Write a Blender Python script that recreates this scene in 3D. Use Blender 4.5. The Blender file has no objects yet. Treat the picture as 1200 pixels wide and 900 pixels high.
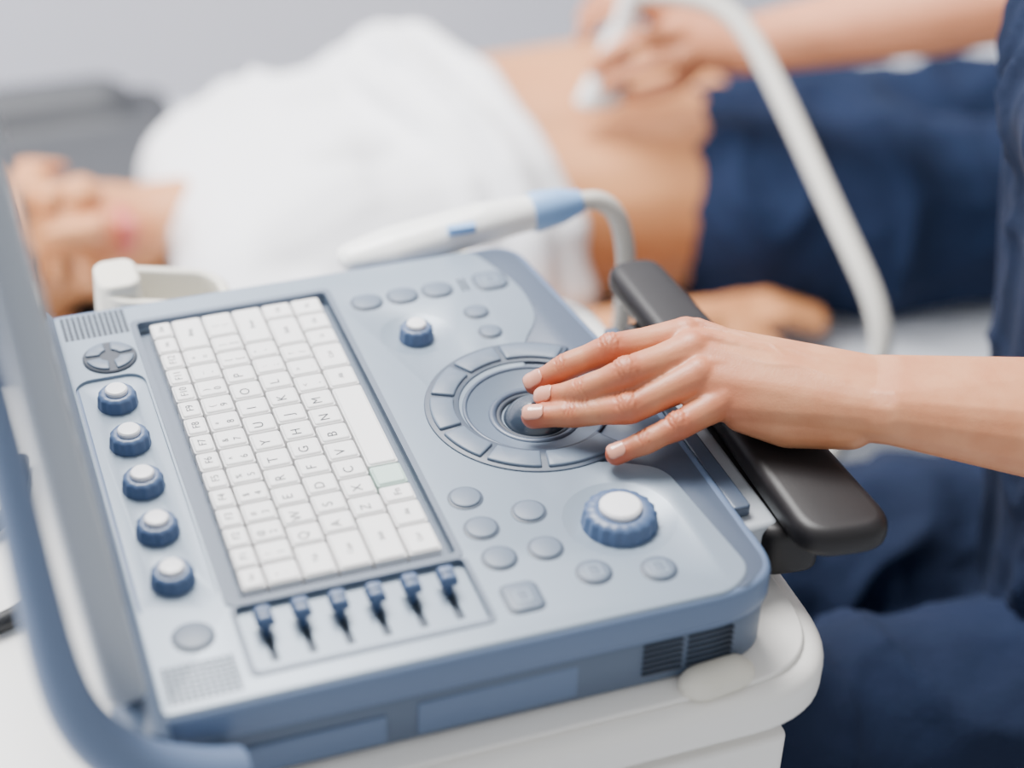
import bpy, bmesh, math, random
import numpy as np
from mathutils import Vector, Matrix, noise
random.seed(3); np.random.seed(3)
COL=bpy.context.collection
# ------------------------------------------------------------ helpers
def hexc(h):
    h=h.lstrip('#'); o=[]
    for i in (0,2,4):
        c=int(h[i:i+2],16)/255
        o.append(c/12.92 if c<=.04045 else ((c+.055)/1.055)**2.4)
    return tuple(o)+(1,)
def mat(name,col,rough=.5,metal=0,bump=None,var=None,sss=0,coat=0,spec=.5,sheen=0,red=None,cell=None):
    m=bpy.data.materials.new(name); m.use_nodes=True; nt=m.node_tree; N=nt.nodes; L=nt.links
    b=N['Principled BSDF']; c=hexc(col) if isinstance(col,str) else col
    b.inputs['Base Color'].default_value=c; b.inputs['Roughness'].default_value=rough
    b.inputs['Metallic'].default_value=metal; b.inputs['Specular IOR Level'].default_value=spec
    b.inputs['Coat Weight'].default_value=coat; b.inputs['Coat Roughness'].default_value=.15
    b.inputs['Sheen Weight'].default_value=sheen
    if sss:
        b.inputs['Subsurface Weight'].default_value=sss
        b.inputs['Subsurface Radius'].default_value=(1,.35,.2); b.inputs['Subsurface Scale'].default_value=.006
    tc=N.new('ShaderNodeTexCoord'); last=None
    if var:
        n=N.new('ShaderNodeTexNoise'); n.inputs['Scale'].default_value=var[0]; n.inputs['Detail'].default_value=5
        L.new(tc.outputs['Object'],n.inputs['Vector'])
        mp=N.new('ShaderNodeMapRange'); mp.inputs[1].default_value=.35; mp.inputs[2].default_value=.65
        mp.inputs[3].default_value=0; mp.inputs[4].default_value=var[2]; L.new(n.outputs['Fac'],mp.inputs[0])
        mx=N.new('ShaderNodeMix'); mx.data_type='RGBA'; L.new(mp.outputs[0],mx.inputs['Factor'])
        mx.inputs[6].default_value=c; mx.inputs[7].default_value=hexc(var[1]); last=mx.outputs[2]
    if red:
        a=N.new('ShaderNodeAttribute'); a.attribute_name='red'
        mx=N.new('ShaderNodeMix'); mx.data_type='RGBA'; L.new(a.outputs['Fac'],mx.inputs['Factor'])
        if last: L.new(last,mx.inputs[6])
        else: mx.inputs[6].default_value=c
        mx.inputs[7].default_value=hexc(red); last=mx.outputs[2]
    if last: L.new(last,b.inputs['Base Color'])
    prev=None
    if cell:
        vo=N.new('ShaderNodeTexVoronoi'); vo.feature='DISTANCE_TO_EDGE'; vo.inputs['Scale'].default_value=cell[0]
        L.new(tc.outputs['Object'],vo.inputs['Vector'])
        cl=N.new('ShaderNodeMapRange'); cl.inputs[2].default_value=.12; L.new(vo.outputs['Distance'],cl.inputs[0])
        bp=N.new('ShaderNodeBump'); bp.inputs['Strength'].default_value=cell[1]; bp.inputs['Distance'].default_value=cell[2]
        L.new(cl.outputs[0],bp.inputs['Height']); prev=bp.outputs[0]
    if bump:
        for (s,st,d) in bump:
            n=N.new('ShaderNodeTexNoise'); n.inputs['Scale'].default_value=s; n.inputs['Detail'].default_value=4
            L.new(tc.outputs['Object'],n.inputs['Vector'])
            bp=N.new('ShaderNodeBump'); bp.inputs['Strength'].default_value=st; bp.inputs['Distance'].default_value=d
            L.new(n.outputs['Fac'],bp.inputs['Height'])
            if prev: L.new(prev,bp.inputs['Normal'])
            prev=bp.outputs[0]
    if prev: L.new(prev,b.inputs['Normal'])
    return m
ROOTS=[]
def root(name,loc=(0,0,0)):
    e=bpy.data.objects.new(name,None); e.empty_display_size=.05; e.location=loc; COL.objects.link(e); ROOTS.append(e); return e
def link(o,parent):
    COL.objects.link(o)
    if parent is None: ROOTS.append(o)
    else:
        o.parent=parent; o.matrix_parent_inverse=Matrix.Translation(-Vector(parent.location))
def finish(me,angle=40):
    for p in me.polygons: p.use_smooth=True
    me.set_sharp_from_angle(angle=math.radians(angle))
def mobj(name,me,m,parent,angle=40):
    finish(me,angle)
    o=bpy.data.objects.new(name,me)
    if m is not None: me.materials.append(m)
    link(o,parent); return o
def bm2me(bm,name):
    bmesh.ops.recalc_face_normals(bm,faces=bm.faces)
    me=bpy.data.meshes.new(name); bm.to_mesh(me); bm.free(); return me
def rrect(x0,y0,x1,y1,r,n=6):
    P=[]
    for cx,cy,a0 in ((x1-r,y0+r,-90),(x1-r,y1-r,0),(x0+r,y1-r,90),(x0+r,y0+r,180)):
        for i in range(n+1):
            a=math.radians(a0+90*i/n); P.append((cx+r*math.cos(a),cy+r*math.sin(a)))
    return P
def rpoly(pts,rs,n=7):
    out=[]; k=len(pts)
    for i in range(k):
        p=Vector(pts[i]).to_2d(); a=Vector(pts[i-1]).to_2d(); b=Vector(pts[(i+1)%k]).to_2d(); r=rs[i] if isinstance(rs,(list,tuple)) else rs
        ra=min(r,(a-p).length*.48); rb=min(r,(b-p).length*.48)
        d1=(a-p).normalized(); d2=(b-p).normalized(); s=p+d1*ra; e=p+d2*rb
        for j in range(n+1):
            t=j/n; q=s*(1-t)**2+p*2*t*(1-t)+e*t*t; out.append((q.x,q.y))
    return out
def add_prism(bm,pts,z0,z1,top_inset=0,mtx=None):
    cx=sum(p[0] for p in pts)/len(pts); cy=sum(p[1] for p in pts)/len(pts)
    xs=[p[0] for p in pts]; ys=[p[1] for p in pts]; w=max(xs)-min(xs); h=max(ys)-min(ys)
    sx=1-2*top_inset/max(w,1e-6); sy=1-2*top_inset/max(h,1e-6)
    lo=[bm.verts.new((p[0],p[1],z0)) for p in pts]
    hi=[bm.verts.new((cx+(p[0]-cx)*sx,cy+(p[1]-cy)*sy,z1)) for p in pts]
    n=len(pts); bm.faces.new(lo[::-1]); bm.faces.new(hi)
    for i in range(n): bm.faces.new((lo[i],lo[(i+1)%n],hi[(i+1)%n],hi[i]))
    if mtx: bmesh.ops.transform(bm,matrix=mtx,verts=lo+hi)
    return lo+hi
def prism(name,pts,z0,z1,m,parent,bevel=0,segs=3,top_inset=0,angle=40,mtx=None):
    bm=bmesh.new(); add_prism(bm,pts,z0,z1,top_inset,mtx); me=bm2me(bm,name)
    o=mobj(name,me,m,parent,angle)
    if bevel:
        b=o.modifiers.new('bev','BEVEL'); b.width=bevel; b.segments=segs; b.limit_method='ANGLE'; b.angle_limit=math.radians(50)
        o.data.set_sharp_from_angle(angle=math.radians(180))
    return o
def add_lathe(bm,prof,c,n=48,ridge=0,nr=16,axis=None):
    rings=[]
    for q in prof:
        r,z=q[0],q[1]; rd=q[2] if len(q)>2 else 0
        if r<1e-6: rings.append([bm.verts.new((c[0],c[1],c[2]+z))]); continue
        ring=[]
        for i in range(n):
            a=2*math.pi*i/n; rr=r*(1+rd*(.5+.5*math.cos(nr*a)))
            ring.append(bm.verts.new((c[0]+rr*math.cos(a),c[1]+rr*math.sin(a),c[2]+z)))
        rings.append(ring)
    for A,B in zip(rings[:-1],rings[1:]):
        if len(A)==1 and len(B)==1: continue
        for i in range(n):
            j=(i+1)%n
            if len(A)==1: bm.faces.new((A[0],B[i],B[j]))
            elif len(B)==1: bm.faces.new((A[i],A[j],B[0]))
            else: bm.faces.new((A[i],A[j],B[j],B[i]))
def lathe(name,prof,c,m,parent,n=48,nr=16,angle=35,mtx=None):
    bm=bmesh.new(); add_lathe(bm,prof,c,n,nr=nr)
    if mtx: bmesh.ops.transform(bm,matrix=mtx,verts=bm.verts)
    return mobj(name,bm2me(bm,name),m,parent,angle)
def tube(name,pts,r,m,parent,radii=None,res=12):
    cu=bpy.data.curves.new(name,'CURVE'); cu.dimensions='3D'; cu.bevel_depth=r; cu.bevel_resolution=6; cu.use_fill_caps=True; cu.resolution_u=res
    s=cu.splines.new('NURBS'); s.points.add(len(pts)-1); s.order_u=4; s.use_endpoint_u=True
    for i,p in enumerate(pts):
        s.points[i].co=(p[0],p[1],p[2],1); s.points[i].radius=radii[i] if radii else 1
    cu.materials.append(m); o=bpy.data.objects.new(name,cu); link(o,parent); return o
FIB=[]
for i in range(90):
    y=1-2*(i+.5)/90; r_=math.sqrt(1-y*y); t=math.pi*(1+5**.5)*i; FIB.append(Vector((math.cos(t)*r_,math.sin(t)*r_,y)))
def blob_mesh(name,hulls,voxel,smooth=6,M=None):
    bm=bmesh.new()
    for h in hulls:
        b2=bmesh.new()
        for s in h:
            c=Vector(s[:3]); rr=s[3:] if len(s)==6 else (s[3],)*3
            for f in FIB: b2.verts.new((c.x+f.x*rr[0],c.y+f.y*rr[1],c.z+f.z*rr[2]))
        bmesh.ops.convex_hull(b2,input=b2.verts)
        dead=[v for v in b2.verts if not v.link_faces]
        bmesh.ops.delete(b2,geom=dead,context='VERTS')
        bmesh.ops.recalc_face_normals(b2,faces=b2.faces)
        t=bpy.data.meshes.new('t'); b2.to_mesh(t); b2.free(); bm.from_mesh(t); bpy.data.meshes.remove(t)
    if M: bmesh.ops.transform(bm,matrix=M,verts=bm.verts)
    me=bpy.data.meshes.new(name); bm.to_mesh(me); bm.free()
    o=bpy.data.objects.new('tmp',me); COL.objects.link(o)
    a=o.modifiers.new('r','REMESH'); a.mode='VOXEL'; a.voxel_size=voxel; a.use_smooth_shade=True
    if smooth:
        s=o.modifiers.new('s','SMOOTH'); s.iterations=smooth; s.factor=.5
    dg=bpy.context.evaluated_depsgraph_get(); dg.update()
    out=bpy.data.meshes.new_from_object(o.evaluated_get(dg)); bpy.data.objects.remove(o); out.name=name
    return out
def coords(me):
    a=np.empty(len(me.vertices)*3); me.vertices.foreach_get('co',a); return a.reshape(-1,3)
def normals(me):
    a=np.empty(len(me.vertices)*3); me.vertex_normals.foreach_get('vector',a); return a.reshape(-1,3)
def setco(me,c): me.vertices.foreach_set('co',c.ravel()); me.update()
def blob(name,hulls,voxel,m,parent,smooth=6,M=None,wr=None,attr=None):
    me=blob_mesh(name,hulls,voxel,smooth,M)
    if wr:   # ridged-noise cloth folds: (sx,sy,sz,seed,amp)
        c=coords(me); n=normals(me); d=np.zeros(len(c))
        for (sx,sy,sz,sd,am) in wr:
            for i,p in enumerate(c):
                q=Vector((p[0]*sx+sd,p[1]*sy+sd*.7,p[2]*sz-sd))
                q+=Vector((noise.noise(q*.6+Vector((5,1,2))),noise.noise(q*.6+Vector((9,4,7))),0))*.7
                v=1-min(1,abs(noise.noise(q))*3.0)
                d[i]+=am*v*v
        setco(me,c+n*d[:,None])
    if attr is not None:
        c=coords(me); at=me.attributes.new('red','FLOAT','POINT'); at.data.foreach_set('value',attr(c).astype(np.float32))
    for p in me.polygons: p.use_smooth=True
    me.materials.clear(); me.materials.append(m)
    o=bpy.data.objects.new(name,me); link(o,parent); return o
def boolcut(o,cutters):
    for c in cutters:
        b=o.modifiers.new('b','BOOLEAN'); b.operation='DIFFERENCE'; b.object=c; b.solver='EXACT'
    dg=bpy.context.evaluated_depsgraph_get(); dg.update()
    me=bpy.data.meshes.new_from_object(o.evaluated_get(dg)); o.modifiers.clear(); o.data=me; finish(me,28)
# ------------------------------------------------------------ materials
M_light=mat('panel_silver_blue','#82909F',.34,.12,bump=[(900,.05,.0003)],var=(7,'#7B8999',.6))
M_slate=mat('slate_plastic','#465265',.38,.1,bump=[(900,.05,.0003)])
M_case=mat('case_blue_plastic','#5C6E8B',.42,.0,var=(6,'#576986',.6))
M_case2=mat('case_lower_plastic','#505E73',.45)
M_well=mat('well_plastic','#566375',.5)
M_knob=mat('knob_blue_plastic','#465B7D',.4)
M_cap=mat('knob_cap_white','#E4E4E8',.35)
M_key=mat('keycap_white','#E9E8E8',.42)
M_keyg=mat('keycap_green','#B5CFC6',.42)
M_ink=mat('key_ink','#343941',.6)
M_btn=mat('button_grey','#5D6B7D',.45)
M_btnr=mat('button_rim','#3E4A5B',.45)
M_slot=mat('slider_slot_grey','#3D4857',.6)
M_dark=mat('dark_gap','#2A323F',.6)
M_ball=mat('trackball_resin','#333D4B',.18,coat=.5)
M_black=mat('armrest_black','#181618',.46,bump=[(700,.12,.0004)],var=(30,'#1F1D1F',.6),spec=.35)
M_silver=mat('silver_plastic','#A8AEB6',.38,.1)
M_white=mat('cart_white_plastic','#E9E7E3',.4,var=(4,'#E4E2DE',.6))
M_cream=mat('holder_cream_plastic','#D5D1C5',.45)
M_probe=mat('probe_white','#EAEAE8',.3)
M_collar=mat('collar_lightblue','#7FA7D8',.4)
M_cable=mat('cable_grey_rubber','#B9B6AF',.5)
M_cabk=mat('cable_black_rubber','#1E1E20',.5)
M_screen=mat('screen_glass','#15181D',.1)
M_skin=mat('skin_hand','#CB8C65',.45,sss=.08,bump=[(130,.22,.0009),(600,.22,.0003)],var=(60,'#BE7A54',.8),red='#B04F34',cell=(520,.14,.0003))
M_nail=mat('nail_pink','#D09079',.25,coat=.4)
M_skin2=mat('skin_patient','#C38556',.55,sss=.05,var=(12,'#BA7A4D',.6),red='#B14E40')
M_skin3=mat('skin_arm','#C2805A',.55,sss=.05,var=(20,'#B6724F',.6))
M_navy=mat('scrubs_navy','#0E1C36',.9,bump=[(25,.4,.01),(1500,.25,.0004)],var=(9,'#0B172D',.8),spec=.25)
M_navy2=mat('trousers_navy','#10203C',.9,bump=[(18,.4,.01)],var=(6,'#0D1A34',.8),spec=.25)
M_shirt=mat('shirt_white','#E4E4E8',.85,bump=[(10,.2,.008)],sheen=.1)
M_pillow=mat('headrest_darkgrey','#34363B',.6,bump=[(40,.2,.004)])
M_sheet=mat('bed_sheet','#BFC3CC',.8,bump=[(15,.4,.01)])
M_frame=mat('bed_frame_metal','#B9BDC4',.35,.6)
M_wall=mat('wall_paint','#D0D0D9',.9,bump=[(120,.08,.001)],var=(1.5,'#C8C8D2',.6))
M_floor=mat('floor_vinyl','#C2C5CA',.5,var=(2,'#B9BCC2',.7))
M_hair=mat('hair_brown','#4A3226',.5,bump=[(90,.6,.004)])
M_lip=mat('lips','#B9544A',.4)
M_eye=mat('eye_white','#EDEBE8',.2); M_iris=mat('iris_brown','#3B2618',.2)
M_shoe=mat('shoe_white','#DADADA',.5)

# ------------------------------------------------------------ ULTRASOUND CONSOLE
US=root('ultrasound_machine',(-.08,0,0))
body=[(-.236,-.160),(.050,-.163),(.073,-.150),(.070,.02),(.052,.176),(-.236,.178)]
bodyp=rpoly(body,[.006,.02,.02,.05,.018,.006])
def scl(P,s,c=(-.085,.008)): return [(c[0]+(x-c[0])*s,c[1]+(y-c[1])*s) for x,y in P]
def frame(name,o_,i_,z0,z1,m,bev=0):
    bm=bmesh.new(); n=len(o_)
    A=[bm.verts.new((p[0],p[1],z0)) for p in o_]; B=[bm.verts.new((p[0],p[1],z1)) for p in o_]
    Cc=[bm.verts.new((p[0],p[1],z1)) for p in i_]; D=[bm.verts.new((p[0],p[1],z0)) for p in i_]
    for i in range(n):
        j=(i+1)%n
        for P,Q in ((A,B),(B,Cc),(Cc,D),(D,A)): bm.faces.new((P[i],P[j],Q[j],Q[i]))
    o=mobj(name,bm2me(bm,name),m,US,30)
    if bev:
        b=o.modifiers.new('b','BEVEL'); b.width=bev; b.segments=4; b.limit_method='ANGLE'; b.angle_limit=math.radians(50); o.data.set_sharp_from_angle(angle=math.pi)
    return o
prism('case_upper',scl(bodyp,.995),-.0205,-.0150,M_case,US)
frame('case_rim',bodyp,scl(bodyp,.93),-.020,-.0014,M_case,.0035)
low=[(x*.985 if x>0 else x,y*.985) for x,y in bodyp]
prism('case_lower',low,-.052,-.0200,M_case2,US,bevel=.004)
cuts=[]
def cutter(pts,z0,z1,ti=0):
    bm=bmesh.new(); add_prism(bm,pts,z0,z1,ti); me=bm2me(bm,'c'); o=bpy.data.objects.new('c',me); COL.objects.link(o); cuts.append(o); return o
def dish(x,y,r,d):
    R=(r*r+d*d)/(2*d); bm=bmesh.new(); bmesh.ops.create_uvsphere(bm,u_segments=96,v_segments=96,radius=R)
    bmesh.ops.translate(bm,verts=bm.verts,vec=(x,y,R-d)); me=bm2me(bm,'c'); o=bpy.data.objects.new('c',me); COL.objects.link(o); cuts.append(o); return o
TB=(.004,.007)
cutter(rrect(-.1865,-.0945,-.0745,.1535,.003),-.0070,.01)
cutter(rrect(-.229,-.094,-.191,.106,.010),-.0018,.01,-.001)
cutter(rrect(-.186,-.1435,-.0735,-.0985,.003),-.0030,.01,-.0008)
for i in range(6):
    x=-.175+.0178*i; cutter(rrect(x-.0022,-.136,x+.0022,-.104,.0015),-.0075,.01)
dish(TB[0],TB[1],.0385,.0085)
dish(.0115,-.094,.029,.0048)
dish(-.036,.095,.0215,.0034)
for i in range(5): dish(-.209,.082-.0378*i,.0145,.0036)
lightp=rpoly([(-.231,-.1575),(.044,-.1605),(.0585,-.148),(.050,-.062),(.028,-.050),(.012,-.044),(.004,.02),(.020,.068),(.037,.090),(.040,.125),(.024,.1725),(-.231,.1735)],[.005,.009,.009,.011,.006,.006,.012,.012,.012,.02,.008,.005])
pl=prism('top_plate_silver',lightp,-.0145,0,M_light,US)
bv=pl.modifiers.new('bv','BEVEL'); bv.width=.0016; bv.segments=3; bv.limit_method='ANGLE'; bv.angle_limit=math.radians(50)
bpy.context.view_layer.update()
boolcut(pl,cuts)
for c in cuts: bpy.data.objects.remove(c)
cuts=[]
darkp=rpoly([(.044,-.158),(.052,-.159),(.068,-.147),(.0655,.02),(.048,.1725),(.0,.1725),(-.02,.06),(-.02,-.048),(.044,-.060)],[.001,.003,.009,.05,.016,.004,.01,.01,.003])
pd=prism('top_plate_slate',darkp,-.0142,-.0011,M_slate,US)
bv=pd.modifiers.new('bv','BEVEL'); bv.width=.0012; bv.segments=3; bv.limit_method='ANGLE'; bv.angle_limit=math.radians(50)
dish(TB[0],TB[1],.0391,.0091)
bpy.context.view_layer.update()
boolcut(pd,cuts)
for c in cuts: bpy.data.objects.remove(c)
Rb=(.0385**2+.0085**2)/(2*.0085)
lathe('trackball_bowl',[(r_,-.0082+Rb-math.sqrt(Rb*Rb-r_*r_)) for r_ in [.0215,.024,.028,.032,.035,.0380]]+[(.0380,-.0105),(.0215,-.0105)],(TB[0],TB[1],0),M_btn,US,n=96)
prism('keyboard_well_floor',rrect(-.186,-.094,-.075,.153,.003),-.0125,-.0066,M_well,US)
frame('keyboard_frame',rrect(-.1895,-.0975,-.0715,.1565,.004),rrect(-.1862,-.0942,-.0748,.1532,.003),-.004,.0007,M_well)
frame('slider_frame',rrect(-.1885,-.146,-.071,-.0975,.004),rrect(-.186,-.1435,-.0735,-.0985,.003),-.004,.0006,M_well)
for i in range(6):
    x=-.175+.0178*i; prism('slider_slot_%d'%(i+1),rrect(x-.0021,-.1359,x+.0021,-.1041,.0014),-.0120,-.0055,M_slot,US)
# keyboard
KB=[]; bmk=bmesh.new(); bmg=bmesh.new()
U=.238/15; Y0=-.090
def keyrow(x0,x1,keys,y=Y0):
    for lab,wd in keys:
        yy0=y+.0006; yy1=y+wd*U-.0006; y+=wd*U
        tgt=bmg if lab=='*' else bmk
        add_prism(tgt,rrect(x0+.0006,yy0,x1-.0006,yy1,.0012,3),-.0065,.0012,0)
        add_prism(tgt,rrect(x0+.0011,yy0+.0005,x1-.0011,yy1-.0005,.0014,3),.0012,.0021,.0007)
        KB.append((lab,(x0+x1)/2,(yy0+yy1)/2,x1-x0,yy1-yy0))
rh=(.100-.0125)/5; xs=[-.180,-.1675]+[-.1675+rh*(i+1) for i in range(5)]
keyrow(xs[0],xs[1],[('Esc',1)]+[('F%d'%i,1) for i in range(1,13)]+[('Ins',1),('Del',1)])
keyrow(xs[1],xs[2],[(c,1) for c in '`1234567890-=']+[('Bksp',2)])
keyrow(xs[2],xs[3],[('Tab',1.5)]+[(c,1) for c in 'QWERTYUIOP[]']+[('\\',1.5)])
keyrow(xs[3],xs[4],[('Caps',1.75)]+[(c,1) for c in "ASDFGHJKL;'"]+[('Enter',2.25)])
keyrow(xs[4],xs[5],[('Shift',2.25)]+[(c,1) for c in 'ZXCVBNM,./']+[('Shift',1.75),('Up',1)])
keyrow(xs[5],xs[6],[('Ctrl',1.4),('Alt',1.2),('Fn',.9),('*',1.1),('',4.6),('Alt',1.2),('Ctrl',1.5),('Lt',1.0),('Dn',1.05),('Rt',1.05)])
for bmx,nm,mm in ((bmk,'keyboard_keys',M_key),(bmg,'keyboard_key_green',M_keyg)):
    o=mobj(nm,bm2me(bmx,nm),mm,US,35)
    b=o.modifiers.new('b','BEVEL'); b.width=.0004; b.segments=2; b.limit_method='ANGLE'; b.angle_limit=math.radians(40)
def text(s,x,y,z,size,m,parent,rot=90,name='legend'):
    cu=bpy.data.curves.new(name,'FONT'); cu.body=s; cu.size=size; cu.align_x='CENTER'; cu.align_y='CENTER'
    cu.materials.append(m); o=bpy.data.objects.new(name,cu); o.location=(x,y,z); o.rotation_euler=(0,0,math.radians(rot))
    link(o,parent); return o
sh=dict(zip("`1234567890-=[]\\;',./","~!@#$%^&*()_+{}|:\"<>?"))
for lab,x,y,w_,h_ in KB:
    if not lab or lab=='*': continue
    if len(lab)==1 and not lab.isalpha():
        text(sh[lab],x-.0032,y-.002,.00225,.0048,M_ink,US); text(lab,x+.0032,y-.002,.00225,.0056,M_ink,US)
    elif len(lab)==1: text(lab,x-.001,y-.002,.00225,.0076,M_ink,US)
    else: text(lab,x,y,.00225,.0058 if lab[0]=='F' else .0040,M_ink,US)
# knobs
def knob(name,x,y,z,r,h,nr=14):
    lathe(name+'_skirt',[(0,0),(r*1.04,0),(r*1.04,h*.12),(r*.97,h*.2,.05),(r*.93,h*.62,.06),(r*.84,h*.76,.03),(r*.66,h*.80),(r*.60,h*.78),(0,h*.78)],(x,y,z),M_knob,US,n=112,nr=nr,angle=50)
    lathe(name+'_cap',[(0,h*.7),(r*.56,h*.7),(r*.56,h*.93),(r*.50,h*1.0),(r*.3,h*1.02),(0,h*1.02)],(x,y,z),M_cap,US,n=48)
for i in range(5): knob('tgc_knob_%d'%(i+1),-.209,.082-.0378*i,-.0034,.0106,.0120,12)
knob('rotary_dial',.0115,-.094,-.0045,.0190,.0140,18)
knob('mode_knob',-.036,.095,-.003,.0098,.0110,12)
def button(name,pts_fn,x,y,w,h,r,m=M_btn):
    prism(name+'_rim',rrect(x-w/2-.0014,y-h/2-.0014,x+w/2+.0014,y+h/2+.0014,r+.0012,8),-.001,.0004,M_btnr,US,bevel=.0003,segs=2)
    prism(name,rrect(x-w/2,y-h/2,x+w/2,y+h/2,r,8),-.001,.0014,m,US,bevel=.0007,segs=3)
bi=0
for x,y in [(-.054,.135),(-.032,.1355),(-.0105,.1355)]:
    bi+=1; button('key_button_%d'%bi,None,x,y,.0165,.0145,.0068)
button('freeze_button',None,.023,.136,.0180,.0180,.006)
button('side_button_1',None,.004,.106,.0125,.0115,.0055); button('side_button_2',None,.005,.084,.0115,.0115,.0055)
for i in range(2):
    prism('slot_mark_%d'%(i+1),rrect(.004+.003*i,.130,.0053+.003*i,.143,.0005),-.001,.0006,M_dark,US)
for i,(x,y) in enumerate([(-.057,-.055),(-.057,-.080),(-.056,-.104),(-.030,-.075),(-.032,-.104),(-.016,-.128),(.015,-.1355)]):
    button('round_button_%d'%(i+1),None,x,y,.0155,.0155,.0076)
button('print_button',None,-.055,-.134,.0165,.019,.004)
button('power_button',None,-.208,-.112,.0175,.0175,.0086)
for i,(x,y) in enumerate([(-.016,-.128),(.015,-.1355),(-.055,-.134),(.023,.136)]):
    frame('button_mark_%d'%(i+1),rrect(x-.0038,y-.0042,x+.0038,y+.0042,.001),rrect(x-.0029,y-.0033,x+.0029,y+.0033,.0006),.0012,.0016,M_light)
def arc(name,c,r0,r1,a0,a1,z0,z1,m,bevel=.0008):
    n=max(4,int((a1-a0)/4)); P=[]
    for i in range(n+1):
        a=math.radians(a0+(a1-a0)*i/n); P.append((c[0]+r1*math.cos(a),c[1]+r1*math.sin(a)))
    for i in range(n+1):
        a=math.radians(a1-(a1-a0)*i/n); P.append((c[0]+r0*math.cos(a),c[1]+r0*math.sin(a)))
    return prism(name,P,z0,z1,m,US,bevel=bevel,segs=2,angle=30)
RC=(.004,.010)
arc('arc_base',RC,.0405,.0595,50,305,-.002,.0008,M_btnr,bevel=.0006)
e=[50.8,92,124,156,190,222,256,304]
for i in range(7): arc('arc_button_%d'%(i+1),RC,.0435,.0565,e[i]+1.8,e[i+1]-1.8,-.001,.0024,M_btn,bevel=.0010)
def ring(name,c,R,r,z,m,sc=1):
    bm=bmesh.new(); n=72;k=12;V=[]
    for i in range(n):
        a=2*math.pi*i/n
        V.append([bm.verts.new((c[0]+(R+r*math.cos(2*math.pi*j/k))*math.cos(a),c[1]+(R+r*math.cos(2*math.pi*j/k))*math.sin(a),z+sc*r*math.sin(2*math.pi*j/k))) for j in range(k)])
    for i in range(n):
        for j in range(k): bm.faces.new((V[i][j],V[(i+1)%n][j],V[(i+1)%n][(j+1)%k],V[i][(j+1)%k]))
    return mobj(name,bm2me(bm,name),m,US,60)
ring('trackball_dish_rim',TB,.0385,.0013,-.0002,M_slate,.7)
ring('trackball_retainer',TB,.0235,.0024,-.0058,M_slate,.9)
ring('trackball_seat',TB,.0200,.0018,-.0066,M_dark)
lathe('trackball',[(0,-.012)]+[(.0190*math.sin(math.radians(a)),-.0145+.0190*math.cos(math.radians(a))) for a in range(84,0,-6)]+[(0,.0045)],(TB[0],TB[1],0),M_ball,US,n=64,angle=90)
for i in range(6):
    x=-.175+.0178*i; y=-.1135+[0,.0006,0,-.0004,.0003,0][i]
    prism('slider_stem_%d'%(i+1),rrect(x-.0018,y-.0035,x+.0018,y+.0035,.0006),-.009,.005,M_knob,US)
    prism('slider_cap_%d'%(i+1),rrect(x-.0048,y-.0060,x+.0048,y+.0060,.002),.0025,.0080,M_knob,US,bevel=.0016,segs=3,top_inset=.0012)
    prism('slider_grip_%d'%(i+1),rrect(x-.0034,y-.001,x+.0034,y+.001,.0006),.0078,.0088,M_case,US,bevel=.0004,segs=2)
lathe('arrow_pad',[(0,-.001),(.0150,-.001),(.0150,.0008),(.0142,.0014),(0,.0014)],(-.206,.1235,0),M_dark,US)
for k in range(4):
    a=math.radians(45+90*k); cx=-.206; cy=.1235; P=[]
    for j in range(9):
        t=a+math.radians(-36+9*j); P.append((cx+.0134*math.cos(t),cy+.0134*math.sin(t)))
    for j in range(9):
        t=a+math.radians(30-7.5*j); P.append((cx+.0055*math.cos(t),cy+.0055*math.sin(t)))
    prism('arrow_key_%d'%(k+1),P,.001,.0026,M_btn,US,bevel=.0007,segs=2)
bm=bmesh.new()
for (gx,gy,nx,ny) in ((-.226,.1480,12,8),(-.2255,-.151,11,8)):
    for i in range(nx):
        for j in range(ny):
            add_lathe(bm,[(0,0),(.0012,0),(.0012,.0006),(0,.0006)],(gx+i*.0031,gy+j*.0031,-.0002),n=8)
mobj('speaker_grille',bm2me(bm,'speaker_grille'),M_dark,US)
bm=bmesh.new()
for j in range(6):
    z=-.0245-.0036*j
    for (xa,xb) in ((-.002,.019),(.0215,.046)):
        vs=add_prism(bm,rrect(xa,-.0007,xb,.0007,.0006,3),-.004,.004)
        bmesh.ops.transform(bm,matrix=Matrix.Translation((0,-.1575,z))@Matrix.Rotation(math.radians(90),4,'X'),verts=vs)
mobj('side_vents',bm2me(bm,'side_vents'),M_dark,US)
prism('port_cover',rrect(-.115,-.1600,-.035,-.150,.001),-.047,-.027,M_case,US,bevel=.001)
prism('port_cover_2',rrect(-.205,-.1600,-.13,-.150,.001),-.047,-.030,M_case,US,bevel=.001)
lathe('hinge_barrel',[(0,-.17),(.010,-.17),(.011,-.166),(.011,.174),(.010,.178),(0,.178)],(0,0,0),M_case2,US,mtx=Matrix.Translation((-.240,0,-.006))@Matrix.Rotation(math.radians(-90),4,'X'))
lean=math.radians(-5.5)
MD=Matrix.Translation((-.240,0,0))@Matrix.Rotation(lean,4,'Y')
def slab(name,x0,x1,y0,y1,z0,z1,r,m,bev):
    bm=bmesh.new(); add_prism(bm,rrect(y0,z0,y1,z1,r),x0,x1)
    R=Matrix(((0,0,1,0),(1,0,0,0),(0,1,0,0),(0,0,0,1)))
    bmesh.ops.transform(bm,matrix=MD@R,verts=bm.verts)
    o=mobj(name,bm2me(bm,name),m,US)
    b=o.modifiers.new('b','BEVEL'); b.width=bev; b.segments=4; b.limit_method='ANGLE'; b.angle_limit=math.radians(50); o.data.set_sharp_from_angle(angle=math.pi)
    return o
slab('display_bezel',-.013,.006,-.158,.172,.006,.315,.014,M_silver,.005)
slab('display_screen',.0062,.0066,-.135,.150,.045,.285,.003,M_screen,.0002)
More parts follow.
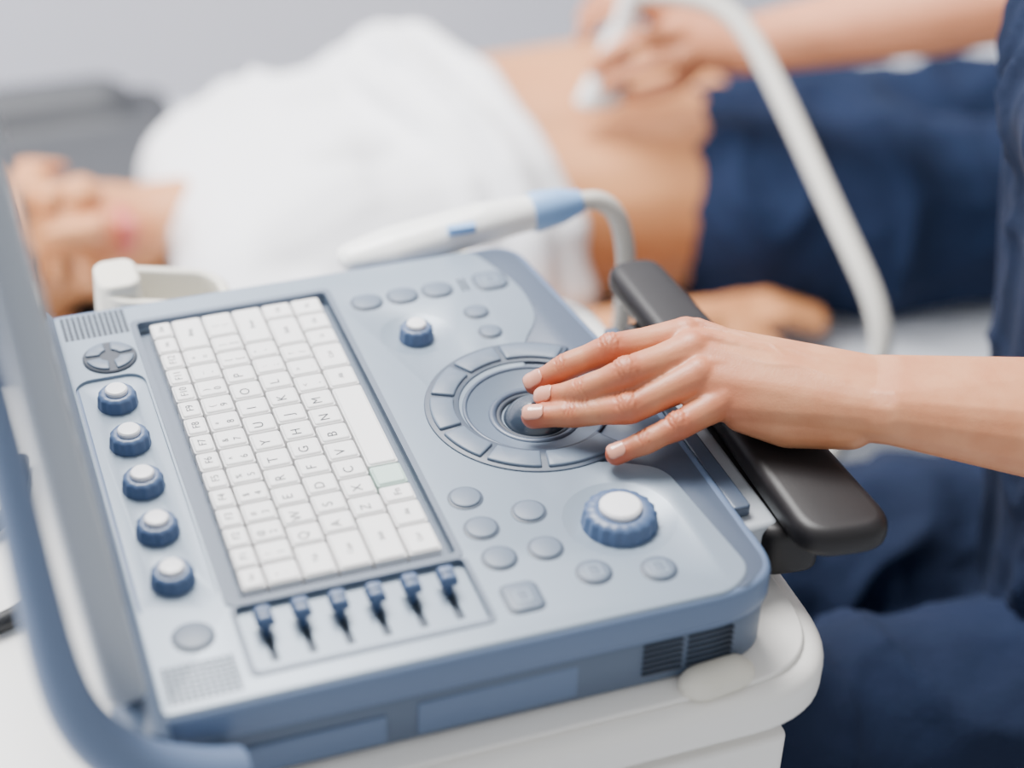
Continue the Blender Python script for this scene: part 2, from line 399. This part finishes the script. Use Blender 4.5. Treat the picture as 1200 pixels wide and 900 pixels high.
tube('carry_handle',[(-.202,-.176,-.026),(-.225,-.180,-.020),(-.252,-.180,.000),(-.271,-.178,.034),(-.2745,-.174,.085),(-.277,-.172,.150),(-.281,-.170,.215),(-.287,-.168,.300)],.0125,M_case,US,radii=[1.0,1.15,1.0,.85,.72,.66,.64,.64])
def bar(name,prof,z0,z1,m,bev,mtx=None): return prism(name,prof,z0,z1,m,US,bevel=bev,segs=5,mtx=mtx)
bar('armrest_pad',rpoly([(.092,-.142),(.143,-.148),(.135,.02),(.128,.130),(.094,.130),(.096,.02)],[.02,.022,.05,.014,.014,.05]),-.014,.004,M_black,.007)
bar('armrest_underside',rpoly([(.084,-.116),(.118,-.120),(.116,.09),(.088,.09)],.012),-.044,-.013,M_black,.006)
bar('armrest_bracket',rpoly([(.060,-.110),(.096,-.110),(.094,.06),(.060,.06)],.006),-.032,-.012,M_silver,.004)
bar('armrest_rail',rpoly([(.0725,-.100),(.083,-.100),(.080,.075),(.0715,.075)],.003),-.012,-.005,M_slate,.0015)

# ------------------------------------------------------------ PROBE HOLDERS + RESTING PROBE
PH=root('probe_holder',(-.14,.21,0))
bm=bmesh.new()
def cupwall(pts_o,pts_i,z0,z1,tilt=0):
    n=len(pts_o); f=lambda p:z1+tilt*(p[0]+.16)
    A=[bm.verts.new((*p,z0)) for p in pts_o];B=[bm.verts.new((*p,f(p))) for p in pts_o];Cc=[bm.verts.new((*p,f(p))) for p in pts_i];D=[bm.verts.new((*p,z0)) for p in pts_i]
    for i in range(n):
        j=(i+1)%n
        for P,Q in ((A,B),(B,Cc),(Cc,D),(D,A)): bm.faces.new((P[i],P[j],Q[j],Q[i]))
cupwall(rrect(-.200,.186,-.120,.232,.018),rrect(-.192,.193,-.127,.225,.012),-.06,-.012,-.24)
add_prism(bm,rrect(-.203,.190,-.172,.228,.010),-.06,.002,.003)
add_prism(bm,rrect(-.205,.179,-.11,.196,.004),-.06,-.03)
o=mobj('holder_cups',bm2me(bm,'holder_cups'),M_cream,PH); b=o.modifiers.new('b','BEVEL'); b.width=.0025; b.segments=3; b.limit_method='ANGLE'
bm=bmesh.new()
cupwall(rrect(-.02,.192,.035,.232,.010),rrect(-.016,.196,.031,.228,.008),-.06,-.024)
add_prism(bm,rrect(-.10,.179,.05,.193,.004),-.06,-.034)
o=mobj('holder_cups_right',bm2me(bm,'holder_cups_right'),M_cream,PH); b=o.modifiers.new('b','BEVEL'); b.width=.0018; b.segments=3; b.limit_method='ANGLE'
PR=root('ultrasound_probe',(.02,.2,0))
blob('probe_body',[[(-.046,.196,-.006,.010,.012,.008),(-.02,.196,-.004,.012,.017,.012)],[(-.02,.196,-.004,.012,.017,.012),(.04,.198,.002,.012,.015,.013)],[(.04,.198,.002,.012,.015,.013),(.080,.199,.004,.008,.011,.011)]],.0018,M_probe,PR,smooth=6)
lathe('probe_collar',[(0,0),(.0125,0),(.0130,.004),(.0115,.020),(.0075,.034),(0,.034)],(0,0,0),M_collar,PR,mtx=Matrix.Translation((.072,.199,.0035))@Matrix.Rotation(math.radians(86),4,'Y'))
prism('probe_logo_mark',rrect(.012,.181,.030,.187,.002),.007,.0118,M_collar,PR)
tube('probe_cable',[(.098,.199,.004),(.112,.199,.008),(.126,.196,.004),(.134,.19,-.015),(.137,.185,-.05),(.13,.18,-.12),(.10,.16,-.2),(.04,.16,-.3)],.0062,M_cable,PR)

# ------------------------------------------------------------ CART
CT=root('equipment_cart',(-.1,0,0))
trayp=rpoly([(-.42,-.182),(.108,-.182),(.108,.20),(-.42,.20)],[.05,.055,.05,.05],12)
prism('tray',trayp,-.085,-.056,M_white,CT,bevel=.008,segs=5)
prism('tray_rim',rpoly([(-.41,-.173),(.098,-.173),(.098,.19),(-.41,.19)],[.045,.05,.045,.045],12),-.056,-.0525,M_white,CT,bevel=.0015)
blob('tray_knob',[[(.028,-.168,-.050,.013,.010,.009),(.044,-.166,-.050,.013,.010,.009)]],.0015,M_cream,CT,smooth=4)
prism('drawer_front',rrect(-.10,-.172,.080,-.155,.006),-.175,-.100,M_white,CT,bevel=.003)
prism('drawer_body',rrect(-.11,-.160,.075,.16,.006),-.180,-.084,M_cream,CT,bevel=.003)
prism('column',rrect(-.17,-.07,-.03,.07,.03),-.80,-.17,M_white,CT,bevel=.004)
prism('base',rpoly([(-.40,-.24),(.04,-.24),(.04,.24),(-.40,.24)],.06),-.84,-.79,M_white,CT,bevel=.012)
for i,(x,y) in enumerate(((-.35,-.19),(-.01,-.19),(-.01,.19),(-.35,.19))):
    lathe('wheel_%d'%(i+1),[(0,-.014),(.028,-.014),(.032,-.009),(.032,.009),(.028,.014),(0,.014)],(0,0,0),M_cabk,CT,mtx=Matrix.Translation((x,y,-.868))@Matrix.Rotation(math.radians(90),4,'X'))
tube('power_cable',[(-.262,.11,-.048),(-.268,.07,-.046),(-.285,.045,-.047),(-.32,.04,-.047),(-.38,.05,-.046)],.004,M_cabk,CT)
tube('power_cable_2',[(-.272,-.01,-.048),(-.29,-.03,-.046),(-.33,-.03,-.048),(-.39,0,-.047)],.005,M_cabk,CT)

# ------------------------------------------------------------ SONOGRAPHER
SG=root('sonographer',(.45,.05,-.3))
Fv=Vector((-.85,.5,0)).normalized(); Rv=Vector((.5,.85,0)).normalized()
def P3(c,f=0,s=0,z=0,r=.01): q=Vector(c)+Fv*f+Rv*s+Vector((0,0,z)); return (q.x,q.y,q.z,r)
Wr=Vector((.160,-.074,.029)); ax=Vector((.854,-.52,0)).normalized(); lat=Vector((.52,.854,0)).normalized()
J=dict(index=[(.084,-.006,.038),(.041,-.005,.0385),(.0185,.003,.0265),(.004,.008,.0155)],
 middle=[(.079,-.025,.042),(.0395,-.030,.040),(.0195,-.0225,.0285),(.0045,-.008,.0165)],
 ring=[(.076,-.0405,.037),(.036,-.0435,.0275),(.0125,-.0265,.0175),(-.006,-.0155,.0120)],
 pinky=[(.085,-.054,.029),(.0575,-.059,.0225),(.0400,-.058,.0155),(.0250,-.0555,.0090)],
 thumb=[(.125,-.040,.020),(.100,-.014,.017),(.076,.006,.014),(.056,.014,.012)])
Rd=dict(index=[.0112,.0088,.0077,.0066],middle=[.0115,.0091,.0078,.0068],ring=[.0108,.0086,.0076,.0066],pinky=[.0098,.0078,.0069,.0060],thumb=[.015,.0115,.010,.0085])
H=[]
for k in J:
    pts=J[k]; rr=Rd[k]
    for i in range(3):
        a=Vector(pts[i]); b=Vector(pts[i+1]); m=a.lerp(b,.5); ra,rb=rr[i],rr[i+1]; rm=(ra+rb)/2*(.90 if i>0 else .92)
        H.append([(*a,ra),(*m,rm)]); H.append([(*m,rm),(*b,rb)])
    if k!='thumb':
        a=Vector(pts[1]); H.append([(a.x,a.y,a.z+.0014,rr[1]*.98)])
W1=Wr+lat*.0125; W2=Wr-lat*.0125
pal=[(*J['index'][0],.0108),(*J['middle'][0],.0112),(*J['ring'][0],.0105),(*J['pinky'][0],.0098),(*(W1+Vector((0,0,.001))),.0160),(*(W2+Vector((0,0,.001))),.0162)]
H.append([(p[0],p[1],p[2]-.002,p[3]) for p in pal])
H.append([(.118,-.034,.022,.015),(.140,-.050,.024,.015),(.100,-.02,.026,.012)])
H.append([(.115,-.070,.018,.0125),(.145,-.083,.021,.014),(.094,-.058,.022,.0105)])
for k in ('index','middle','ring','pinky'):
    a=Vector(J[k][0]); r0=Rd[k][0]
    H.append([(a.x,a.y,a.z+.0016,r0*.92)])
    b=Wr.lerp(a,.30)+Vector((0,0,.0100)); a2=a+Vector((.006,0,r0-.0032))
    H.append([(*a2,.0034),(*b,.0022)])
E=Vector((.365,-.158,.000)); Mid=Wr.lerp(E,.45)
Wf=Wr+ax*.012
H.append([(*(W1+Vector((0,0,-.001))),.0160),(*(W2+Vector((0,0,-.001))),.0162),(*(Wf+lat*.0128),.0166),(*(Wf-lat*.0128),.0166)])
H.append([(*(Wf+lat*.0128),.0166),(*(Wf-lat*.0128),.0166),(*(Mid+lat*.010+Vector((0,0,.004))),.0270),(*(Mid-lat*.008),.0265)])
H.append([(*(Mid+lat*.010+Vector((0,0,.004))),.0270),(*(Mid-lat*.008),.0265),(*(E+Vector((-.05,.02,0))),.039),(*E,.036)])
H.append([(.168,-.097,.0345,.0085),(.180,-.100,.031,.009)])
SL=Vector((.36,-.10,.22)); SR=Vector((.55,.24,.17))
H.append([(*E,.036),(*E.lerp(SL,.5),.042)])
me=blob_mesh('hand_left',H,.0010,9)
c=coords(me); n=normals(me)
disp=np.zeros(len(c)); red=np.zeros(len(c))
for k in ('index','middle','ring','pinky'):
    pts=[Vector(p) for p in J[k]]
    for ji,(amp,offs,wid) in ((1,(.0010,(-.0046,-.0022,.0002,.0026,.0050),.0007)),(2,(.0008,(-.0018,.0004,.0024),.0006))):
        p=pts[ji]; d=((pts[ji+1]-p).normalized()+(p-pts[ji-1]).normalized()).normalized()
        rel=c-np.array(p); s=rel@np.array(d); dist=np.linalg.norm(rel,axis=1)
        s=s+.0005*np.sin(c[:,0]*900+c[:,1]*1300)
        up=np.clip(n[:,2]*1.3+.1,0,1); near=np.exp(-(dist/.0115)**4)
        for of in offs: disp-=amp*np.exp(-((s-of)/wid)**2)*up*near
        red=np.maximum(red,(.9 if ji==1 else .5)*np.exp(-(dist/.0125)**2))
        for of in offs: red=np.maximum(red,.95*np.exp(-((s-of)/wid)**2)*up*near)
    dist=np.linalg.norm(c-np.array(pts[3]),axis=1); red=np.maximum(red,1.0*np.exp(-(dist/.013)**2))
    dist=np.linalg.norm(c-np.array(pts[0]),axis=1); red=np.maximum(red,.6*np.exp(-(dist/.016)**2))
for a,b,am in (((.150,-.064),(.098,-.026),.0006),((.150,-.080),(.100,-.046),.0006),((.125,-.054),(.106,-.018),.0005)):
    a=np.array(a);b=np.array(b);ab=b-a;t=((c[:,:2]-a)@ab)/(ab@ab)
    win=np.exp(-((t-.5)/.42)**4); pr=np.array([-ab[1],ab[0]])/np.linalg.norm(ab)
    dd=np.abs(((c[:,:2]-a)@pr)-.0015*np.sin(t*9)); disp+=am*np.exp(-(dd/.0018)**2)*np.clip(n[:,2],0,1)*win*(c[:,2]>.03)
setco(me,c+n*disp[:,None])
at=me.attributes.new('red','FLOAT','POINT'); at.data.foreach_set('value',np.clip(red,0,1).astype(np.float32))
for p in me.polygons: p.use_smooth=True
me.materials.clear(); me.materials.append(M_skin); ho=bpy.data.objects.new('arm_left_with_hand',me); link(ho,SG)
def nail(name,tip,prev,r,upv,w,l,mm=None):
    tip=Vector(tip); prev=Vector(prev); d=(tip-prev).normalized(); up=Vector(upv); up=(up-d*up.dot(d)).normalized(); sd=d.cross(up)
    bm=bmesh.new(); nu=12; nv=10; G=[]
    for i in range(nu+1):
        v=i/nu; s=-l*.62+l*v
        row=[]
        for j in range(nv+1):
            t=(j/nv-.5)*2; ww=1
            if v>.75: ww=math.sqrt(max(0,1-((v-.75)/.25)**2*.6))
            if v<.35: ww=math.sqrt(max(0,1-((.35-v)/.35)**2*.75))
            ang=t*math.radians(43)*ww; rad=r+.0001
            if s>0: rad=math.sqrt(max(r*r-s*s*.55,0))+.0003
            q=tip+d*s+sd*(math.sin(ang)*rad*w)+up*(math.cos(ang)*rad)
            row.append(bm.verts.new(q))
        G.append(row)
    for i in range(nu):
        for j in range(nv): bm.faces.new((G[i][j],G[i][j+1],G[i+1][j+1],G[i+1][j]))
    o=mobj(name,bm2me(bm,name),M_nail,SG,80); s=o.modifiers.new('s','SOLIDIFY'); s.thickness=.0006; s.offset=0
for k,upv in (('index',(-.25,-.35,1)),('middle',(-.25,-.45,1)),('ring',(-.3,-.35,1)),('pinky',(-.3,-.4,1))):
    nail('nail_'+k,J[k][3],J[k][2],Rd[k][3],upv,1.0,.0115 if k!='pinky' else .0095)
nail('nail_thumb',J['thumb'][3],J['thumb'][2],.0085,(.3,1,.4),1,.012)
Pc=(.49,.02,-.33); Ch=(.445,.055,.08); Wc=(.450,.04,-.1)
B=[[P3(Pc,0,-.09,0,.105),P3(Pc,0,.09,0,.105),P3(Wc,0,-.06,0,.095),P3(Wc,0,.06,0,.095)],
   [P3(Wc,0,-.06,0,.095),P3(Wc,0,.06,0,.095),P3(Ch,0,-.08,0,.095),P3(Ch,0,.08,0,.095)],
   [P3(Ch,0,-.08,0,.095),P3(Ch,0,.08,0,.095),(*SL,.05),(*SR,.05),P3((.455,.07,.2),0,0,.02,.06)],
   [P3(Ch,.05,-.07,.02,.06),P3(Ch,.05,.07,.02,.06)],
   [(*SL,.054),(*SL.lerp(E,.45),.056)],[(*SR,.054),(.585,.33,.09,.055)]]
blob('scrub_top',B,.006,M_navy,SG,smooth=6,wr=[(14,14,4,1,.010),(26,20,12,4,.004)])
KL=Vector((.175,-.04,-.270)); KR=Vector((.20,.125,-.285)); HL=Vector((.46,-.06,-.32)); HR=Vector((.52,.10,-.33))
AL=Vector((.26,-.05,-.80)); AR=Vector((.31,.13,-.80))
T=[[(*HL,.105),(*KL,.070)],[(*HR,.105),(*KR,.070)],[(*KL,.070),(*KL.lerp(AL,.45),.062)],[(*KL.lerp(AL,.45),.062),(*AL,.048)],
   [(*KR,.070),(*KR.lerp(AR,.45),.062)],[(*KR.lerp(AR,.45),.062),(*AR,.048)],[(*HL,.10),(*HR,.10)]]
blob('scrub_trousers',T,.007,M_navy,SG,smooth=6,wr=[(11,7,7,2,.011),(22,16,16,6,.004)])
for nm,A_ in (('left',AL),('right',AR)):
    blob('shoe_'+nm,[[(A_.x,A_.y,-.85,.04),(A_.x-.13,A_.y+.05,-.868,.030)]],.005,M_shoe,SG,smooth=3)
ER=Vector((.645,.475,-.03)); WR=Vector((.450,.650,-.135))
R=[[(.585,.33,.09,.045),(*ER,.040)],[(*ER,.041),(*ER.lerp(WR,.35),.040)],[(*ER.lerp(WR,.35),.040),(*WR,.026)],
   [(*WR,.026),(.415,.655,-.135,.020),(.415,.69,-.118,.020),(.395,.665,-.128,.018),(.392,.70,-.112,.018)]]
fr=[[(.395,.645,-.135),(.362,.652,-.140),(.338,.668,-.158),(.330,.680,-.172)],
    [(.392,.660,-.118),(.355,.662,-.118),(.330,.678,-.140),(.322,.690,-.158)],
    [(.390,.685,-.108),(.352,.692,-.100),(.326,.705,-.115),(.318,.712,-.135)],
    [(.395,.705,-.110),(.362,.722,-.102),(.338,.732,-.110),(.328,.735,-.128)],
    [(.415,.660,-.150),(.390,.655,-.168),(.368,.668,-.180),(.352,.682,-.186)]]
for f_ in fr:
    for i in range(3): R.append([(*f_[i],.0105-.001*i),(*f_[i+1],.0095-.001*i)])
blob('arm_right_with_hand',R,.003,M_skin3,SG,smooth=3)
def head(prefix,c,face,up,par,skin,hair=True,tail=True,vox=.003,closed=False):
    c=Vector(c); f=Vector(face).normalized(); u_=Vector(up); u_=(u_-f*u_.dot(f)).normalized(); rt=f.cross(u_)
    M=Matrix((( rt.x,f.x,u_.x,c.x),(rt.y,f.y,u_.y,c.y),(rt.z,f.z,u_.z,c.z),(0,0,0,1)))
    HH=[[(0,-.012,.035,.074,.088,.082)],[(0,.03,-.01,.056,.05,.055),(0,.055,-.078,.026,.022,.02),(.035,.015,-.06,.018),(-.035,.015,-.06,.018)],
        [(0,.03,.03,.06,.048,.05)],[(0,.088,.018,.006),(0,.104,-.020,.0085),(.011,.092,-.026,.006),(-.011,.092,-.026,.006)],
        [(.034,.064,-.018,.02)],[(-.034,.064,-.018,.02)],[(0,.078,-.05,.020,.010,.012)],
        [(.074,-.005,.0,.006,.014,.024),(.078,-.012,.012,.006,.012,.014)],[(-.074,-.005,.0,.006,.014,.024),(-.078,-.012,.012,.006,.012,.014)],
        [(.028,.074,.030,.018,.007,.005)],[(-.028,.074,.030,.018,.007,.005)]]
    lp=np.array(M@Vector((0,.09,-.05)))
    blob(prefix+'head',HH,vox,skin,par,smooth=4,M=M,attr=(lambda c_: .5*np.exp(-(np.linalg.norm(c_-lp,axis=1)/.03)**2)))
    blob(prefix+'lips',[[(-.020,.082,-.048,.004),(0,.090,-.046,.0052),(.020,.082,-.048,.004)],[(-.018,.082,-.052,.003),(0,.089,-.055,.0058),(.018,.082,-.052,.003)]],.0012,M_lip,par,smooth=2,M=M)
    for s in (-1,1):
        sd='r' if s>0 else 'l'
        if closed:
            blob(prefix+'eyelid_'+sd,[[(s*.030,.067,.012,.0150,.0125,.0095)]],.0015,skin,par,smooth=1,M=M)
            blob(prefix+'lashes_'+sd,[[(s*.018,.076,.006,.001),(s*.030,.079,.004,.0012)],[(s*.030,.079,.004,.0012),(s*.042,.074,.006,.001)]],.0006,M_hair,par,smooth=0,M=M)
        else:
            blob(prefix+'eye_'+sd,[[(s*.030,.066,.012,.0125)]],.0015,M_eye,par,smooth=0,M=M)
            blob(prefix+'iris_'+sd,[[(s*.030,.0765,.012,.0052,.0026,.0052)]],.0008,M_iris,par,smooth=0,M=M)
            blob(prefix+'eyelid_'+sd,[[(s*.030,.0675,.0175,.0145,.0120,.0075)]],.0015,skin,par,smooth=1,M=M)
        blob(prefix+'brow_'+sd,[[(s*.014,.082,.034,.0028),(s*.030,.080,.038,.003),(s*.046,.066,.034,.002)]],.001,M_hair,par,smooth=1,M=M)
    if hair:
        if tail:
            hh=[[(0,-.022,.048,.081,.090,.084)],[(.05,-.03,.02,.03,.05,.05)],[(-.05,-.03,.02,.03,.05,.05)],[(0,-.08,0,.05,.03,.06)],[(0,-.10,.03,.03),(0,-.135,.0,.025)],[(0,-.135,.0,.025),(0,-.12,-.12,.012)]]
        else:
            hh=[[(0,-.036,.062,.078,.078,.078)],[(0,-.07,.03,.055,.035,.05)]]
        blob(prefix+'hair',hh,.004,M_hair,par,smooth=3,M=M@Matrix.Translation((0,-.010,.012)))
    return M
head('',(.415,.10,.415),(-.75,.6,-.35),(0,0,1),SG,M_skin3)
blob('neck',[[(.445,.075,.24,.05),(.430,.088,.35,.046)]],.004,M_skin3,SG,smooth=3)
# ------------------------------------------------------------ SCANNING PROBE (in use)
SP=root('scanning_probe',(.33,.70,-.15))
blob('probe_head',[[(.333,.690,-.190,.028,.013,.010),(.340,.692,-.165,.021,.013,.012)],[(.340,.692,-.165,.021,.013,.012),(.352,.690,-.110,.013,.013,.012)],[(.352,.690,-.110,.013,.013,.012),(.352,.680,-.085,.010)]],.002,M_probe,SP,smooth=5)
tube('cable',[(.352,.684,-.092),(.352,.668,-.075),(.368,.640,-.068),(.400,.610,-.066),(.413,.575,-.076),(.4155,.530,-.097),(.413,.475,-.117),(.410,.4217,-.138),(.4075,.375,-.156),(.406,.330,-.174),(.408,.285,-.200),(.400,.262,-.25),(.34,.27,-.36),(.22,.29,-.5),(.05,.20,-.70)],.0088,M_cable,SP)
# ------------------------------------------------------------ PATIENT
PT=root('patient',(.2,.75,-.35))
head('',(-.180,.765,-.302),(.12,-.80,.60),(-1,-.05,.12),PT,M_skin2,tail=False,closed=True)
blob('neck',[[(-.13,.79,-.325,.055),(-.02,.79,-.325,.055)]],.004,M_skin2,PT,smooth=3)
blob('belly_skin',[[(.14,.69,-.31,.080),(.14,.87,-.31,.080),(.40,.685,-.31,.088),(.40,.865,-.31,.088)],[(.40,.685,-.31,.088),(.40,.865,-.31,.088),(.56,.65,-.31,.086),(.57,.79,-.31,.086)],[(.26,.785,-.290,.085,.12,.088),(.40,.775,-.285,.09,.12,.090),(.50,.735,-.30,.06,.10,.080)]],.005,M_skin2,PT,smooth=30)
blob('arm_right_with_hand',[[(.12,.56,-.335,.042),(.215,.525,-.352,.036)],[(.215,.525,-.352,.036),(.29,.525,-.352,.033)],[(.29,.525,-.352,.033),(.385,.530,-.352,.023)],
   [(.385,.530,-.352,.022),(.415,.512,-.352,.013),(.425,.545,-.350,.013)]]+
   [[(.415,y,-.350,.0105),(.450,y-.004,-.346,.0095)] for y in (.512,.524,.536,.547)]+
   [[(.450,y-.004,-.346,.0095),(.450+l,y-.008,-.362,.008)] for y,l in ((.512,.038),(.524,.045),(.536,.047),(.547,.038))]+
   [[(.40,.505,-.355,.011),(.432,.488,-.362,.009)]],.003,M_skin2,PT,smooth=3)
blob('arm_left_with_hand',[[(.08,.97,-.340,.042),(.12,1.03,-.352,.036)],[(.12,1.03,-.352,.036),(.24,.985,-.365,.023)],
   [(.24,.985,-.365,.022),(.27,.965,-.368,.013),(.27,.995,-.366,.013)]]+[[(.27,y,-.368,.010),(.34,y-.005,-.378,.008)] for y in (.963,.974,.985,.996)]+[[(.25,.96,-.368,.011),(.29,.945,-.378,.009)]],.004,M_skin2,PT,smooth=3)
SH=[[(.0,.66,-.325,.066),(.0,.90,-.325,.066),(.10,.68,-.305,.088),(.10,.87,-.305,.088)],[(.10,.68,-.305,.088),(.10,.87,-.305,.088),(.200,.69,-.305,.094),(.150,.865,-.305,.094)],
    [(.10,.715,-.262,.058)],[(.10,.845,-.262,.058)],
    [(.0,.64,-.33,.060),(.03,.575,-.335,.056)],[(.03,.575,-.335,.056),(.14,.548,-.342,.050)],[(.0,.92,-.33,.060),(.03,.965,-.335,.056)],[(.03,.965,-.335,.056),(.09,.985,-.342,.050)]]
for dx,r_ in ((.175,.018),(.212,.022),(.245,.020)):
    arcp=[]
    for i in range(9):
        a=math.radians(-8+196*i/8); yy=.778-.184*math.cos(a)
        arcp.append((dx+.008*math.sin(i*1.9+dx*50)-.20*(yy-.68)*.9,yy,-.31+.110*math.sin(a)**.8 if math.sin(a)>0 else -.33,r_))
    for i in range(8): SH.append([arcp[i],arcp[i+1]])
blob('shirt',SH,.005,M_shirt,PT,smooth=8,wr=[(9,4,6,3,.018)])
TR=[[(.478,.645,-.310,.096),(.490,.79,-.310,.096),(.60,.60,-.310,.094),(.60,.74,-.310,.094)],
    [(.58,.60,-.312,.092),(.95,.535,-.320,.070)],[(.58,.735,-.312,.092),(.95,.70,-.320,.070)],
    [(.95,.535,-.320,.070),(1.35,.52,-.345,.052)],[(.95,.70,-.320,.070),(1.35,.71,-.345,.052)]]
blob('trousers',TR,.006,M_navy2,PT,smooth=5,wr=[(9,9,6,2,.011),(18,14,12,5,.004)])
for i,y in enumerate((.52,.71)):
    blob('foot_%d'%(i+1),[[(1.36,y,-.355,.036),(1.40,y,-.355,.036)],[(1.40,y,-.345,.030),(1.42,y,-.24,.022)]],.005,M_skin2,PT,smooth=3)
# ------------------------------------------------------------ BED
BD=root('exam_bed',(.4,.8,-.6))
prism('mattress',rrect(-.75,.405,1.55,1.22,.04),-.475,-.398,M_sheet,BD,bevel=.02,segs=4)
prism('bed_base',rrect(-.72,.44,1.52,1.19,.03),-.54,-.474,M_frame,BD,bevel=.01)
for i,(x,y) in enumerate(((-.6,.5),(1.4,.5),(1.4,1.12),(-.6,1.12))):
    prism('leg_%d'%(i+1),rrect(x-.03,y-.03,x+.03,y+.03,.01),-.90,-.535,M_frame,BD,bevel=.004)
blob('head_cushion',[[(-.60,.68,-.385,.03),(-.60,1.17,-.385,.03),(-.055,.68,-.388,.022),(-.025,1.17,-.385,.03)],[(-.60,1.12,-.36,.05),(-.08,1.14,-.365,.045)]],.008,M_pillow,BD,smooth=6)
# ------------------------------------------------------------ STOOL
ST=root('stool',(.5,.03,-.5))
lathe('stool_seat',[(0,-.485),(.17,-.485),(.185,-.475),(.185,-.445),(.17,-.43),(0,-.428)],(.49,.03,0),M_pillow,ST)
lathe('stool_post',[(0,-.86),(.03,-.86),(.03,-.48),(0,-.48)],(.49,.03,0),M_frame,ST)
lathe('stool_base',[(0,-.90),(.20,-.90),(.20,-.885),(.05,-.855),(0,-.855)],(.53,.03,0),M_frame,ST)
# ------------------------------------------------------------ ROOM
def box(name,x0,x1,y0,y1,z0,z1,m): return prism(name,[(x0,y0),(x1,y0),(x1,y1),(x0,y1)],z0,z1,m,None)
box('floor',-2.6,3.0,-2.6,1.72,-.95,-.90,M_floor)
box('wall_back',-2.6,3.0,1.62,1.72,-.90,1.7,M_wall)
box('wall_left',-2.7,-2.6,-2.6,1.72,-.90,1.7,M_wall)
box('baseboard_back',-2.6,3.0,1.605,1.62,-.90,-.80,M_white)
# ------------------------------------------------------------ LIGHT + CAMERA
wd=bpy.data.worlds.new('world'); bpy.context.scene.world=wd; wd.use_nodes=True
bg=wd.node_tree.nodes['Background']; bg.inputs[0].default_value=(.96,.98,1,1); bg.inputs[1].default_value=.88
def area(name,loc,tgt,size,energy,col=(1,1,1)):
    l=bpy.data.lights.new(name,'AREA'); l.shape='RECTANGLE'; l.size=size[0]; l.size_y=size[1]; l.energy=energy; l.color=col
    o=bpy.data.objects.new(name,l); o.location=loc; o.rotation_euler=(Vector(tgt)-Vector(loc)).to_track_quat('-Z','Y').to_euler(); COL.objects.link(o); ROOTS.append(o)
area('ceiling_light',(-.2,1.0,1.7),(.05,.4,-.2),(1.1,.8),140,(1,.985,.965))
area('window_light',(-2.2,.3,1.1),(0,.3,-.1),(1.2,1.4),100,(.98,.99,1))
r=Vector((.9404,-.3393,.0259)).normalized(); w=Vector((.2903,.7607,-.5807)).normalized()
u=r.cross(w).normalized(); r=w.cross(u).normalized()
Cc=Vector((-.292,-.732,.583))
m=Matrix((r,u,-w)).transposed().to_4x4(); m.translation=Cc
cd=bpy.data.cameras.new('camera'); co=bpy.data.objects.new('camera',cd); COL.objects.link(co); co.matrix_world=m
cd.sensor_width=36; cd.lens=2130/1200*36; cd.clip_start=.02
cd.dof.use_dof=True; cd.dof.focus_distance=.965; cd.dof.aperture_fstop=2.4
bpy.context.scene.camera=co; ROOTS.append(co)
for o in ROOTS: o.location.z+=.9
